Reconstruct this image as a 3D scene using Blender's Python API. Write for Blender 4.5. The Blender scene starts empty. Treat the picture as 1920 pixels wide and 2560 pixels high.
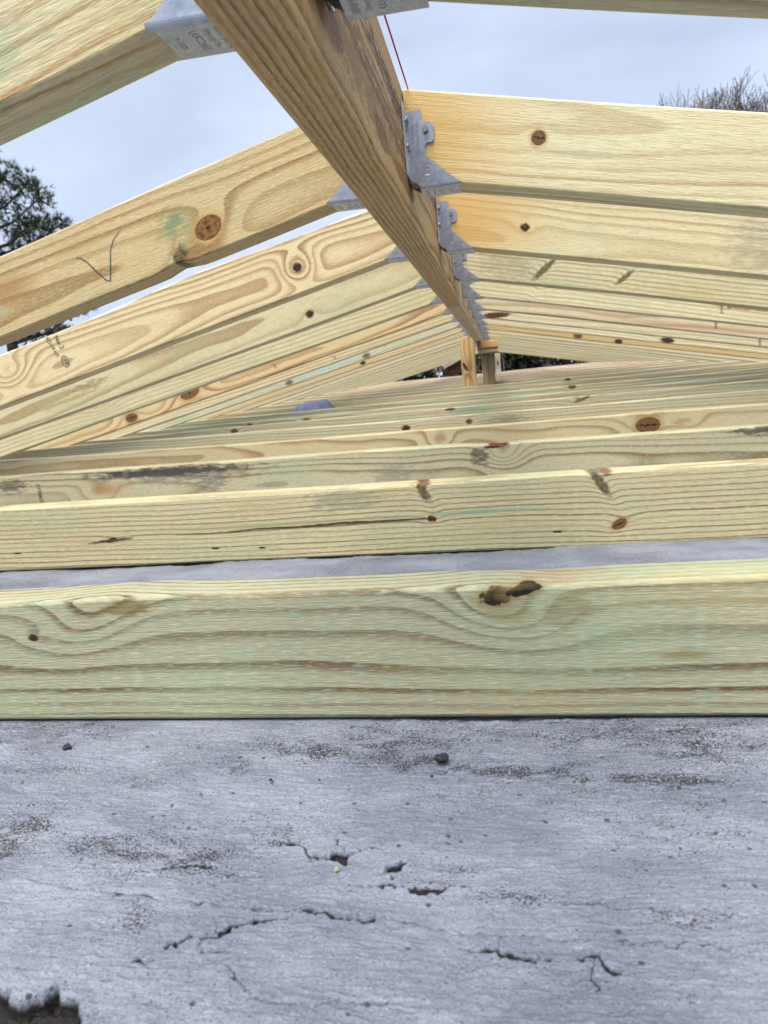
import bpy, bmesh, math, random
import numpy as np
from mathutils import Vector, Matrix

# ------------------------------------------------------------------ camera, sky, sun, exposure
scene = bpy.context.scene
C = scene.collection
R_AX = Vector((0.98375179, 0.15640248, -0.08815143))
U_AX = Vector((0.05563298, 0.20126958, 0.97795477))
F_AX = Vector((-0.17069675, 0.96696888, -0.18929818))
cam_d = bpy.data.cameras.new('camera')
cam = bpy.data.objects.new('camera', cam_d); C.objects.link(cam)
m = Matrix.Identity(4)
for i in range(3):
    m[i][0], m[i][1], m[i][2] = R_AX[i], U_AX[i], -F_AX[i]
cam.matrix_world = m
cam_d.sensor_fit = 'AUTO'; cam_d.sensor_width = 36.0
cam_d.lens = 1736.7 / 2560 * 36
cam_d.clip_start = 0.01; cam_d.clip_end = 2000
cam_d.dof.use_dof = True; cam_d.dof.focus_distance = 0.60; cam_d.dof.aperture_fstop = 16.0
scene.camera = cam

SUN_EL, SUN_AZ = 68.0, 200.0          # azimuth clockwise from +Y (view direction): behind the camera, a little left
world = bpy.data.worlds.new('World'); scene.world = world; world.use_nodes = True
nt = world.node_tree; nt.nodes.clear()
wout = nt.nodes.new('ShaderNodeOutputWorld')
sky = nt.nodes.new('ShaderNodeTexSky'); sky.sky_type = 'NISHITA'; sky.sun_disc = False
sky.sun_elevation = math.radians(SUN_EL); sky.sun_rotation = math.radians(SUN_AZ)
sky.air_density = 1.0; sky.dust_density = 1.5; sky.ozone_density = 2.0
bg1 = nt.nodes.new('ShaderNodeBackground'); bg1.inputs['Strength'].default_value = 0.085
nt.links.new(sky.outputs[0], bg1.inputs[0])
bg2 = nt.nodes.new('ShaderNodeBackground'); bg2.inputs[0].default_value = (0.66, 0.765, 0.98, 1); bg2.inputs['Strength'].default_value = 1.0
wtc = nt.nodes.new('ShaderNodeTexCoord')
wmap = nt.nodes.new('ShaderNodeMapping'); wmap.inputs['Scale'].default_value = (1.0, 1.0, 2.6)
wno = nt.nodes.new('ShaderNodeTexNoise'); wno.inputs['Scale'].default_value = 1.7; wno.inputs['Detail'].default_value = 5; wno.inputs['Roughness'].default_value = .5; wno.inputs['Distortion'].default_value = .4
wmr = nt.nodes.new('ShaderNodeMapRange'); wmr.inputs[1].default_value = .36; wmr.inputs[2].default_value = .62; wmr.inputs[3].default_value = .62; wmr.inputs[4].default_value = 1.0
wmx = nt.nodes.new('ShaderNodeMixShader')
nt.links.new(wtc.outputs['Generated'], wmap.inputs[0]); nt.links.new(wmap.outputs[0], wno.inputs[0]); nt.links.new(wno.outputs[0], wmr.inputs[0])
nt.links.new(wmr.outputs[0], wmx.inputs[0]); nt.links.new(bg1.outputs[0], wmx.inputs[1]); nt.links.new(bg2.outputs[0], wmx.inputs[2]); nt.links.new(wmx.outputs[0], wout.inputs[0])

sun_d = bpy.data.lights.new('sun', 'SUN'); sun_d.energy = 5.0; sun_d.angle = math.radians(36); sun_d.color = (1.0, 0.98, 0.945)
sun = bpy.data.objects.new('sun', sun_d); C.objects.link(sun)
el, az = math.radians(SUN_EL), math.radians(SUN_AZ)
sd = Vector((math.sin(az) * math.cos(el), math.cos(az) * math.cos(el), math.sin(el)))
sun.rotation_euler = (-sd).to_track_quat('-Z', 'Y').to_euler()
scene.cycles.max_bounces = 5; scene.cycles.diffuse_bounces = 1; scene.cycles.glossy_bounces = 2; scene.cycles.adaptive_threshold = .025; scene.cycles.transmission_bounces = 0; scene.cycles.caustics_reflective = False; scene.cycles.caustics_refractive = False
scene.view_settings.view_transform = 'Standard'; scene.view_settings.look = 'None'
scene.view_settings.exposure = 0.12; scene.view_settings.gamma = 1.0; scene.view_settings.use_curve_mapping = False

rnd = random.Random(7)

# ------------------------------------------------------------------ helpers
def lin(r, g, b):
    f = lambda c: ((c / 255 + .055) / 1.055) ** 2.4 if c > 10 else c / 255 / 12.92
    return (f(r), f(g), f(b), 1.0)

def mesh_obj(name, verts, faces, mat=None, parent=None, smooth=False):
    me = bpy.data.meshes.new(name); me.from_pydata(verts, [], faces); me.update()
    if smooth:
        me.polygons.foreach_set('use_smooth', [True] * len(me.polygons))
    if mat: me.materials.append(mat)
    o = bpy.data.objects.new(name, me); C.objects.link(o)
    if parent: o.parent = parent
    return o

def tag(o, label=None, cat=None, group=None, kind=None):
    if label: o['label'] = label
    if cat: o['category'] = cat
    if group: o['group'] = group
    if kind: o['kind'] = kind
    return o

def empty(name, loc=(0, 0, 0), rot=(0, 0, 0)):
    o = bpy.data.objects.new(name, None); C.objects.link(o); o.location = loc; o.rotation_euler = rot
    o.empty_display_size = .05
    return o

def copy_tree(o, parent=None):
    c = o.copy(); C.objects.link(c); c.parent = parent
    for ch in list(o.children): copy_tree(ch, c)
    return c

class MB:
    """collects shapes into one mesh"""
    def __init__(s): s.v = []; s.f = []
    def add(s, v, f):
        n = len(s.v); s.v += [tuple(p) for p in v]; s.f += [tuple(i + n for i in q) for q in f]
    def box(s, a, b):
        (x0, y0, z0), (x1, y1, z1) = a, b
        s.add([(x0, y0, z0), (x1, y0, z0), (x1, y1, z0), (x0, y1, z0), (x0, y0, z1), (x1, y0, z1), (x1, y1, z1), (x0, y1, z1)],
              [(3, 2, 1, 0), (4, 5, 6, 7), (0, 1, 5, 4), (1, 2, 6, 5), (2, 3, 7, 6), (3, 0, 4, 7)])
    def prism(s, poly, y0, y1):          # poly in (x,z), extruded along y
        n = len(poly)
        s.add([(x, y0, z) for x, z in poly] + [(x, y1, z) for x, z in poly],
              [tuple(range(n)), tuple(range(2 * n - 1, n - 1, -1))] + [(i, i + n, (i + 1) % n + n, (i + 1) % n) for i in range(n)])
    def tube(s, pts, rad, sides=6, cap=True):
        pts = [Vector(p) for p in pts]; n = len(pts)
        if not isinstance(rad, (list, tuple)): rad = [rad] * n
        vs = []; fs = []
        for i, p in enumerate(pts):
            d = (pts[min(i + 1, n - 1)] - pts[max(i - 1, 0)]).normalized()
            a = d.orthogonal().normalized() if i == 0 else (a - d * a.dot(d)).normalized()
            b = d.cross(a)
            for k in range(sides):
                t = 2 * math.pi * k / sides
                vs.append(p + (a * math.cos(t) + b * math.sin(t)) * rad[i])
        for i in range(n - 1):
            for k in range(sides):
                k2 = (k + 1) % sides
                fs.append((i * sides + k, i * sides + k2, (i + 1) * sides + k2, (i + 1) * sides + k))
        if cap:
            fs.append(tuple(range(sides - 1, -1, -1))); fs.append(tuple(range((n - 1) * sides, n * sides)))
        s.add(vs, fs)
    def build(s, name, mat=None, parent=None, smooth=False):
        return mesh_obj(name, s.v, s.f, mat, parent, smooth)

# ---- tiny node language
class S:
    def __init__(s, g, sock): s.g = g; s.s = sock
    def _m(s, op, *o, clamp=False): return s.g.math(op, s, *o, clamp=clamp)
    def __add__(s, o): return s._m('ADD', o)
    __radd__ = __add__
    def __sub__(s, o): return s._m('SUBTRACT', o)
    def __rsub__(s, o): return s.g.math('SUBTRACT', o, s)
    def __mul__(s, o): return s._m('MULTIPLY', o)
    __rmul__ = __mul__
    def __truediv__(s, o): return s._m('DIVIDE', o)
    def step(s, a, b, lo=0., hi=1.): return s.g.remap(s, a, b, lo, hi)

class G:
    def __init__(s, name):
        s.mat = bpy.data.materials.new(name); s.mat.use_nodes = True
        s.t = s.mat.node_tree; s.t.nodes.clear()
        s.out = s.t.nodes.new('ShaderNodeOutputMaterial'); s.b = s.t.nodes.new('ShaderNodeBsdfPrincipled')
        s.t.links.new(s.b.outputs[0], s.out.inputs[0])
    def put(s, sock, v):
        if isinstance(v, S): s.t.links.new(v.s, sock)
        elif v is not None:
            try: sock.default_value = v
            except Exception: sock.default_value = v[0]
    def math(s, op, *a, clamp=False):
        n = s.t.nodes.new('ShaderNodeMath'); n.operation = op; n.use_clamp = clamp
        for i, v in enumerate(a): s.put(n.inputs[i], v)
        return S(s, n.outputs[0])
    def remap(s, v, a, b, lo, hi):
        n = s.t.nodes.new('ShaderNodeMapRange'); n.interpolation_type = 'SMOOTHSTEP'
        for i, k in enumerate((v, a, b, lo, hi)): s.put(n.inputs[i], k)
        return S(s, n.outputs[0])
    def xyz(s, which='Object'):
        n = s.t.nodes.new('ShaderNodeTexCoord'); k = s.t.nodes.new('ShaderNodeSeparateXYZ')
        s.t.links.new(n.outputs[which], k.inputs[0]); return [S(s, k.outputs[i]) for i in range(3)]
    def vec(s, x, y, z):
        n = s.t.nodes.new('ShaderNodeCombineXYZ')
        for i, v in enumerate((x, y, z)): s.put(n.inputs[i], v)
        return S(s, n.outputs[0])
    def noise(s, v, scale=1., detail=2., rough=.5, dist=0., color=False):
        n = s.t.nodes.new('ShaderNodeTexNoise'); s.put(n.inputs['Vector'], v)
        n.inputs['Scale'].default_value = scale; n.inputs['Detail'].default_value = detail
        n.inputs['Roughness'].default_value = rough; n.inputs['Distortion'].default_value = dist
        if color:
            k = s.t.nodes.new('ShaderNodeSeparateColor'); s.t.links.new(n.outputs['Color'], k.inputs[0])
            return [S(s, k.outputs[i]) for i in range(3)]
        return S(s, n.outputs[0])
    def voro(s, v, scale, out='Distance', feature='F1'):
        n = s.t.nodes.new('ShaderNodeTexVoronoi'); n.feature = feature; s.put(n.inputs['Vector'], v); n.inputs['Scale'].default_value = scale
        return S(s, n.outputs[out])
    def white(s, v):
        n = s.t.nodes.new('ShaderNodeTexWhiteNoise'); n.noise_dimensions = '1D'; s.put(n.inputs['W'], v); return S(s, n.outputs['Value'])
    def mix(s, f, a, b, mode='MIX'):
        n = s.t.nodes.new('ShaderNodeMix'); n.data_type = 'RGBA'; n.blend_type = mode; n.clamp_factor = True
        s.put(n.inputs[0], f); s.put(n.inputs[6], a); s.put(n.inputs[7], b); return S(s, n.outputs[2])
    def attr(s, name):
        n = s.t.nodes.new('ShaderNodeAttribute'); n.attribute_name = name
        k = s.t.nodes.new('ShaderNodeSeparateColor'); s.t.links.new(n.outputs['Color'], k.inputs[0])
        return [S(s, k.outputs[i]) for i in range(3)]
    def bump(s, h, strength=.3, dist=.001):
        n = s.t.nodes.new('ShaderNodeBump'); n.inputs['Strength'].default_value = strength; n.inputs['Distance'].default_value = dist
        s.put(n.inputs['Height'], h); s.t.links.new(n.outputs[0], s.b.inputs['Normal'])
    def set(s, col=None, rough=None, metal=None, spec=None):
        if col is not None: s.put(s.b.inputs['Base Color'], col)
        if rough is not None: s.put(s.b.inputs['Roughness'], rough)
        if metal is not None: s.put(s.b.inputs['Metallic'], metal)
        if spec is not None: s.put(s.b.inputs['Specular IOR Level'], spec)
        return s.mat

def flat_mat(name, col, rough=.8, metal=0., var=.15, scale=60):
    g = G(name); x, y, z = g.xyz(); n = g.noise(g.vec(x, y, z), scale, 3)
    dark = tuple(c * (1 - var) for c in col[:3]) + (1,); lite = tuple(min(1, c * (1 + var)) for c in col[:3]) + (1,)
    return g.set(g.mix(n.step(.3, .7), dark, lite), rough, metal)

EARLY = lin(222, 210, 174); LATE = lin(190, 152, 98)
JAG = dict(sound=.22, pith=.18, dark=.6, green=.8, bark=.7, pocket=1.1)
def wood(name, seed=0, early=EARLY, late=LATE, pith=(.05, 0.), ring=.0065, wander=.006, taper=.014, ringk=.9,
         green=.35, knots=(), stains=(), grit=.10, rough=.72, weather=0., sharp=.5, bright=1.06, phase=0., calm=1., flat=None):
    """plain-sawn treated pine: growth rings about a pith, bulging round the knots; local x runs along the board"""
    g = G(name); x, y, z = g.xyz()
    def soft(c, k, f):
        l = .3 * c[0] + .59 * c[1] + .11 * c[2]; return tuple(min(.95, (v * (1 - k) + l * k) * f) for v in c[:3]) + (1,)
    if weather == 0: early = soft(early, .10, bright * 1.03); late = soft(late, .0, .74 * bright)
    sx = seed * 3.17
    w = g.noise(g.vec(x * 1.3 + sx, y * 3., z * 3.), 1.6, 1, .45, color=True)
    w2 = g.noise(g.vec(x * 7. + sx, y * 22., z * 22.), 1., 1, .5)
    yy = y - pith[0] + (w[0] - .5) * (2 * wander); zz = z - pith[1] + (w[1] - .5) * (2.6 * wander)
    r = g.math('SQRT', yy * yy + zz * zz + 1e-5) + x * taper + (w2 - .5) * (.006 * calm)
    if flat:                       # flat-sawn face: growth lines crowd towards both edges and thin out between
        fz = z - flat[0] + (w[1] - .5) * (2 * wander)
        r = (fz * flat[1] + fz * fz * fz * flat[2] + y * flat[3]) * ring + x * taper + (w2 - .5) * (.006 * calm)
    cores = []
    jag = g.noise(g.vec(x * 180., y * 180., z * 180. + sx), 1., 2)
    for k in knots:
        kx, kz, rx, rz = k[0], k[1], k[2], k[3]; ang = k[4] if len(k) > 4 else 0.; amp = k[5] if len(k) > 5 else .012
        kind = k[6] if len(k) > 6 else 'sound'; sp = k[7] if len(k) > 7 else 2.2
        ca, sa = math.cos(ang), math.sin(ang)
        a = x - kx; b = z - kz
        u = a * ca + b * sa; v = b * ca - a * sa
        e = u * u * (1 / (rx * sp * 1.25) ** 2) + v * v * (1 / (rz * sp) ** 2)
        r = r + g.math('EXPONENT', e * -1.) * amp
        if kind != 'none':
            d = g.math('SQRT', u * u * (1 / rx ** 2) + v * v * (1 / rz ** 2)) + (jag - .5) * JAG[kind]
            if kind == 'pocket': d = d + y * 70.
            cores.append((d, kind, v * (1 / rz)))
    Fv = r * (1 / ring) + ((w[2] - .5) * (1.2 * calm) + phase)
    fr = g.math('FRACT', Fv); amp = g.white(g.math('FLOOR', Fv) + sx) * .55 + .45
    lt = fr.step(.25 + .3 * sharp, .88) * (1. - fr.step(.93, 1.)) * amp
    fib = g.noise(g.vec(x * 30. + sx, y * 480., z * 480.), 1., 2, .6)
    fib2 = g.noise(g.vec(x * 120. + sx, y * 1200., z * 1200.), 1., 1, .6)
    blo = g.noise(g.vec(x * 4. + sx * 2, y * 14., z * 14.), 1.3, 1.5, .55, color=True)
    col = g.mix(lt * ringk, early, late)
    col = g.mix(blo[0].step(.45, .72) * (green * .55), col, lin(172, 186, 142))
    col = g.mix(blo[1].step(.5, .75) * .30, col, lin(206, 172, 112))
    dash = g.noise(g.vec(x * 48. + sx, y * 520., z * 520.), 1., 2, .5)
    col = g.mix(dash.step(.52, .74) * (green * .8), col, lin(138, 172, 146))
    col = g.mix(dash.step(.36, .22) * .35, col, lin(168, 140, 92))
    col = g.mix(fib.step(.45, .72) * grit * 2.4, col, lin(146, 112, 66))
    col = g.mix(fib2.step(.48, .72) * grit * 3.0, col, lin(246, 238, 206))
    col = g.mix(fib2.step(.44, .28) * grit * 2.0, col, lin(124, 100, 64))
    if weather > 0:
        ws = g.noise(g.vec(x * 9. + sx, y * 330., z * 330.), 1., 4, .65)
        col = g.mix(ws.step(.50, .68) * weather, col, lin(84, 66, 52))
        col = g.mix(blo[2].step(.5, .7) * weather * .8, col, lin(122, 104, 100))
    stq = None
    for st in stains:
        cx, cz, rx, rz, c, k = st[:6]; noisy = st[6] if len(st) > 6 else 0.; ang = st[7] if len(st) > 7 else 0.
        a = x - cx; b = z - cz; ca, sa = math.cos(ang), math.sin(ang)
        u = (a * ca + b * sa) * (1 / rx); v = (b * ca - a * sa) * (1 / rz)
        d = g.math('SQRT', u * u + v * v)
        msk = (d + (fib - .5) * .9).step(1.25, .1)
        if noisy:
            if stq is None: stq = g.noise(g.vec(x * 45. + sx, y * 200., z * 200.), 1., 5, .72)
            msk = (d.step(1.5, .0) + (stq - .5) * (6. * noisy)).step(.35, .85) * d.step(1.6, .7)
        col = g.mix(msk * k, col, c)
    dk = None
    for d, kind, vv in cores:
        if kind == 'sound':
            rr = g.math('SINE', d * 21. + (jag - .5) * 5.) * .5 + .5
            kc = g.mix(rr * .5, lin(128, 92, 56), lin(80, 54, 32)); kc = g.mix(jag.step(.55, .75) * .6, kc, lin(160, 122, 78)); kc = g.mix(g.math('ABSOLUTE', vv + (jag - .5) * .7).step(.14, .03) * d.step(.9, .6), kc, lin(30, 20, 14))
            kc = g.mix(d.step(.35, .05), kc, lin(52, 30, 20))
            col = g.mix(d.step(1.75, 1.05) * .55, col, lin(186, 138, 72))
            col = g.mix(d.step(1.15, .98) * jag.step(.30, .55, .35, 1.), col, lin(64, 42, 26)); col = g.mix(d.step(.98, .86), col, kc)
        elif kind == 'pith':
            kc = g.mix(jag.step(.35, .65), lin(150, 108, 60), lin(104, 66, 36))
            col = g.mix(d.step(1.6, 1.05) * .6, col, lin(206, 160, 92)); col = g.mix(d.step(1.06, .96) * .9, col, lin(88, 58, 32)); col = g.mix(d.step(.96, .88), col, kc)
            col = g.mix(d.step(.22, .1), col, lin(60, 38, 24))
        elif kind == 'dark':
            col = g.mix(d.step(1.3, .7), col, g.mix(jag.step(.4, .65), lin(44, 30, 22), lin(96, 62, 38)))
        elif kind == 'green':
            col = g.mix(d.step(1.35, .6) * .9, col, g.mix(jag.step(.38, .62), lin(58, 72, 56), lin(134, 96, 56)))
        elif kind == 'pocket':
            kc = g.mix((vv + (jag - .5) * 1.6).step(-.5, .5), lin(30, 28, 18), lin(76, 58, 32)); kc = g.mix((vv + (jag - .5) * 1.6).step(.45, .9), kc, lin(112, 86, 54))
            col = g.mix(d.step(1.9, 1.0) * .55, col, lin(150, 128, 80)); col = g.mix(d.step(1.12, .9), col, kc)
        elif kind == 'bark':
            col = g.mix(d.step(1.2, .8), col, g.mix(jag.step(.36, .66), lin(58, 30, 22), lin(128, 70, 42)))
        dk = d if dk is None else g.math('MINIMUM', dk, d)
    h = fib * .6 + fib2 * .4
    g.bump(h, .55 if weather == 0 else .8, .0012)
    g.set(col, rough, 0., .3)
    return g.mat

def vnoise(x, y, scale, seed):
    """smooth value noise on arrays"""
    rs = np.random.RandomState(seed); T = rs.rand(256, 256)
    X = x / scale; Y = y / scale; xi = np.floor(X).astype(int); yi = np.floor(Y).astype(int)
    fx = X - xi; fy = Y - yi; fx = fx * fx * (3 - 2 * fx); fy = fy * fy * (3 - 2 * fy)
    a = T[xi & 255, yi & 255]; b = T[(xi + 1) & 255, yi & 255]; c = T[xi & 255, (yi + 1) & 255]; d = T[(xi + 1) & 255, (yi + 1) & 255]
    return (a * (1 - fx) + b * fx) * (1 - fy) + (c * (1 - fx) + d * fx) * fy

# ------------------------------------------------------------------ dimensions of the frame (metres, camera at the origin)
T_J, D1, SJ = .1314, .4149, .4256
XR, ZR, ZB = -.101, .1642, .2057
Y1, SR, ML, MR, YL = .7987, .4151, .2346, .2059, .0121
H2, TH = .089, .038
ZG = -T_J - H2 - .0006
KG = .2210 / .2554        # deck features were measured for a shallower gap
def rise(Y): return .08 * (1 - math.exp(-(Y - 3.0) / 2.2)) if Y > 3.0 else 0.

# ------------------------------------------------------------------ the flat roof deck with its worn coating
def seg_dist(px, py, poly):
    best = np.full(px.shape, 9.)
    for (ax, ay), (bx, by) in zip(poly[:-1], poly[1:]):
        dx, dy = bx - ax, by - ay; L = dx * dx + dy * dy + 1e-12
        t = np.clip(((px - ax) * dx + (py - ay) * dy) / L, 0, 1)
        best = np.minimum(best, np.hypot(px - ax - t * dx, py - ay - t * dy))
    return best
def inside(px, py, poly):
    r = np.zeros(px.shape, bool); n = len(poly)
    for i in range(n):
        x0, y0 = poly[i]; x1, y1 = poly[(i + 1) % n]
        c = ((y0 > py) != (y1 > py)) & (px < (x1 - x0) * (py - y0) / (y1 - y0 + 1e-12) + x0)
        r ^= c
    return r
CRACKS = [  # polyline, half width (m), depth (m), lip
 ([(-.2415, .2939), (-.1607, .2899), (-.1228, .2879), (-.114, .2871)], .0003, .0012, .0003),
 ([(-.114, .2871), (-.1106, .2873), (-.0923, .2852), (-.0715, .2846)], .0010, .004, .0012),
 ([(-.169, .2607), (-.1681, .2636), (-.1642, .2631), (-.1592, .2687)], .0011, .004, .0012),
 ([(-.1532, .2686), (-.1482, .2723), (-.1415, .2735), (-.1324, .2778), (-.1299, .2805)], .0010, .004, .0012),
 ([(-.1299, .2805), (-.1175, .283), (-.114, .2871)], .0004, .002, .0005),
 ([(-.1781, .251), (-.1732, .2493), (-.1713, .2525)], .0006, .003, .0006),
 ([(-.198, .3138), (-.1889, .3152), (-.1812, .3158), (-.1708, .3141)], .0007, .003, .0006),
 ([(-.1708, .3141), (-.1568, .3129), (-.1305, .3123)], .0003, .0015, .0003),
 ([(-.0994, .331), (-.1053, .3448)], .0004, .002, 0), ([(-.0938, .3293), (-.0893, .3364), (-.0764, .3369)], .0004, .002, 0),
 ([(-.1282, .3397), (-.119, .3319), (-.1163, .329)], .0005, .002, 0),
 ([(-.0913, .3097), (-.072, .3091), (-.0586, .3089)], .0004, .002, .0003), ([(-.0586, .3089), (-.0477, .3075), (-.0425, .3078), (-.041, .3107)], .0008, .003, .0006),
 ([(-.041, .3107), (-.0329, .3111), (-.0129, .3065), (.004, .3049), (.0422, .3017), (.0845, .2987), (.19, .296)], .0003, .0011, .0004),
 ([(-.0339, .2738), (-.0203, .2736)], .0003, .0015, .0003), ([(-.0203, .2736), (-.0109, .2735), (-.008, .2703), (-.0029, .2684), (.0026, .2681)], .0009, .0035, .001),
 ([(.0026, .2681), (.0094, .2707)], .0004, .002, .0004),
 ([(-.0683, .2858), (-.0368, .2834), (-.013, .2819), (.0487, .281), (.085, .2795), (.2, .277)], .00025, .001, .0003),
 ([(.0231, .2692), (.0293, .272), (.0352, .2652), (.0433, .2627)], .0006, .0025, .0006), ([(.0292, .2716), (.0254, .2604), (.025, .2535)], .0004, .0015, .0003),
 ([(-.0125, .2822), (-.0107, .2735)], .00025, .001, .0002), ([(-.1383, .2558), (-.1294, .2478), (-.1168, .2385), (-.0881, .2376), (-.0547, .243)], .00025, .001, .0003),
 ([(-.1528, .2815), (-.1496, .2728)], .00025, .001, .0002), ([(-.1532, .2676), (-.1505, .2596), (-.1383, .2608)], .00025, .001, .0003),
 ([(-.6, .55), (-.42, .515), (-.2, .53), (.1, .50)], .0004, .002, .0003),
]
HOLES = [
 [(-.30, .237), (-.2503, .2351), (-.2377, .2347), (-.2341, .2333), (-.2291, .2295), (-.2215, .2271), (-.2149, .2306), (-.2102, .2319), (-.2082, .2351), (-.2046, .2313), (-.1996, .2299), (-.1941, .2273), (-.1928, .2209), (-.1875, .2162), (-.188, .2057), (-.2213, .1997), (-.30, .2)],
 [(-.1171, .3293), (-.1114, .3286), (-.1073, .3268), (-.105, .3295), (-.0938, .3293), (-.0939, .3201), (-.0983, .3221), (-.1025, .3235), (-.1105, .325), (-.115, .3239)],
 [(-.1373, .3404), (-.1332, .3427), (-.1282, .3397), (-.1296, .3379), (-.1347, .3391)],
 [(-.0731, .3159), (-.0725, .3204), (-.0668, .3241), (-.063, .329), (-.0601, .3282), (-.0613, .3253), (-.0653, .3214), (-.0676, .3161)],
 [(-.1895, .2395), (-.187, .2412), (-.1858, .2392), (-.188, .2385)],
]
PATCH = [  # x, y, rx, ry, dark, brown
 (-.3007, .3298, .0157, .0231, 1, .4), (-.2154, .3262, .0457, .0137, .85, .2), (-.2538, .3931, .0159, .0097, .6, 1), (-.2508, .4101, .012, .0079, .5, 1), (-.1394, .4398, .0379, .0143, .8, .1), (-.086, .4322, .0415, .0133, .9, .1),
 (-.0122, .4181, .0508, .0077, .85, .1), (.0635, .4056, .0468, .0081, .85, .1), (.0313, .3862, .0128, .0125, .5, .9), (.131, .4459, .0366, .0218, .6, .1), (-.027, .389, .0243, .0094, .5, 1), (-.3824, .4631, .0497, .0202, .75, .4),
 (.0715, .2943, .0124, .0046, .7, .8), (.0941, .3619, .0311, .0169, .5, .6), (-.1962, .2738, .0126, .0103, .6, .5), (-.14, .3467, .0288, .0156, .45, .2), (-.0437, .3178, .0187, .0076, .5, .3), (-.0069, .3054, .0233, .0041, .6, .2), (-.0837, .4564, .0856, .0177, .55, .1), (-.2035, .4183, .0293, .0111, .5, .4),
 (-.33, .405, .05, .008, .55, .5), (.05, .46, .05, .02, .5, .1), (-.25, .75, .3, .05, .4, .1), (-.6, .8, .2, .04, .6, .1), (.2, .7, .2, .06, .5, .1), (-.45, .62, .12, .03, .5, .1), (.25, .4, .05, .03, .5, .3), (-.45, .35, .06, .03, .6, .3)]
CRACKS = [([(x * KG, y * KG) for x, y in p], w * KG, d * KG, l * KG) for p, w, d, l in CRACKS]
HOLES = [[(x * KG, y * KG) for x, y in p] for p in HOLES]
PATCH = [(a * KG, b * KG, c * KG, d * KG, e, f) for a, b, c, d, e, f in PATCH]
def build_deck():
    def axis(a, lo, hi, b, st, n0, n1):
        return np.concatenate([lo - (lo - a) * (np.linspace(1, 0, n0, endpoint=False)) ** 2, np.arange(lo, hi, st), hi + (b - hi) * (np.linspace(0, 1, n1)) ** 2])
    xs = axis(-3.2, -.41, .21, 3.4, .0006, 70, 70); ys = axis(-1.5, .165, .425, 9.6, .0006, 30, 160)
    X, Y = np.meshgrid(xs, ys, indexing='xy'); X = X.ravel(); Y = Y.ravel()
    z = (vnoise(X, Y, .11, 1) - .5) * .006 + (vnoise(X, Y * 1.6, .03, 2) - .5) * .0020 + (vnoise(X, Y * 1.4, .009, 3) - .5) * .0011 + (vnoise(X, Y * 1.8, .0032, 4) - .5) * .0009
    brush = (vnoise(X + Y * .3, Y * 9 + .9 * vnoise(X, Y, .05, 7) * .2, .022, 5) - .5) * .0010 + (vnoise(X - Y * .5, Y * 7, .010, 8) - .5) * .0006; z += brush
    z += (vnoise(X, Y, .0016, 6) - .5) * .0004
    wx = X + (vnoise(X, Y, .006, 11) - .5) * .006 + (vnoise(X, Y, .0018, 12) - .5) * .0018
    wy = Y + (vnoise(X, Y, .006, 13) - .5) * .004 + (vnoise(X, Y, .0018, 14) - .5) * .0018
    dark = np.zeros_like(X); crack = np.zeros_like(X); brown = np.zeros_like(X)
    for poly, w, dep, lip in CRACKS:
        q = np.array(poly); sel = (X > q[:, 0].min() - .02) & (X < q[:, 0].max() + .02) & (Y > q[:, 1].min() - .02) & (Y < q[:, 1].max() + .02)
        d = seg_dist(wx[sel], wy[sel], poly); ww = max(w, .00032) * (.6 + 1.1 * vnoise(X[sel], Y[sel], .008, 21))
        k = 1 / (1 + np.exp((d - ww) / .00026))
        z[sel] -= dep * k; crack[sel] = np.maximum(crack[sel], k * min(1, .38 + w / .0009)); z[sel] += lip * np.exp(-(d / .004) ** 2) * (1 - k)
    for i, poly in enumerate(HOLES):
        q = np.array(poly); sel = (X > q[:, 0].min() - .02) & (X < q[:, 0].max() + .02) & (Y > q[:, 1].min() - .02) & (Y < q[:, 1].max() + .02)
        hx = X[sel] + (wx[sel] - X[sel]) * .9; hy = Y[sel] + (wy[sel] - Y[sel]) * 1.1
        ins = inside(hx, hy, poly); d = seg_dist(hx, hy, poly + poly[:1]) * np.where(ins, -1, 1)
        k = 1 / (1 + np.exp(d / .0003)); z[sel] -= (.009 if i == 0 else .004) * k; z[sel] += .0012 * np.exp(-(d / .005) ** 2) * (1 - k)
        if i == 1: k = k * (vnoise(X[sel], Y[sel], .003, 31) > .32)
        crack[sel] = np.maximum(crack[sel], k)
    for cx, cy, rx, ry, a, b in PATCH:
        e = np.exp(-((X - cx) / (rx * 1.35)) ** 2 - ((Y - cy) / (ry * 1.5)) ** 2); dark = np.maximum(dark, a * e); brown = np.maximum(brown, b * e)
    dark *= .15 + 1.5 * vnoise(X, Y * 2.4, .011, 41) * (.5 + vnoise(X, Y * 3, .03, 44)); dark = np.clip(dark + .75 * vnoise(X, Y * 2.5, .05, 42) ** 1.6 * np.clip((Y - .34) / .12, .25, 1), 0, 1)
    ri = np.where(Y > 3, .08 * (1 - np.exp(-np.maximum(Y - 3, 0) / 2.2)), 0)
    z = np.where((Y > D1 - .01) & (Y < D1 + .05), np.minimum(z, -.0002), z); z += ZG + ri
    nx, ny = len(xs), len(ys)
    me = bpy.data.meshes.new('roof_deck'); me.vertices.add(nx * ny)
    me.vertices.foreach_set('co', np.stack([X, Y, z], 1).ravel())
    i = (np.arange(ny - 1)[:, None] * nx + np.arange(nx - 1)[None]).ravel(); nf = len(i)
    loops = np.stack([i, i + 1, i + nx + 1, i + nx], 1).ravel()
    me.loops.add(nf * 4); me.loops.foreach_set('vertex_index', loops.astype(np.int32))
    me.polygons.add(nf); me.polygons.foreach_set('loop_start', np.arange(0, nf * 4, 4, dtype=np.int32)); me.polygons.foreach_set('loop_total', np.full(nf, 4, np.int32))
    me.polygons.foreach_set('use_smooth', np.ones(nf, bool))
    me.update(calc_edges=True)
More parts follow.
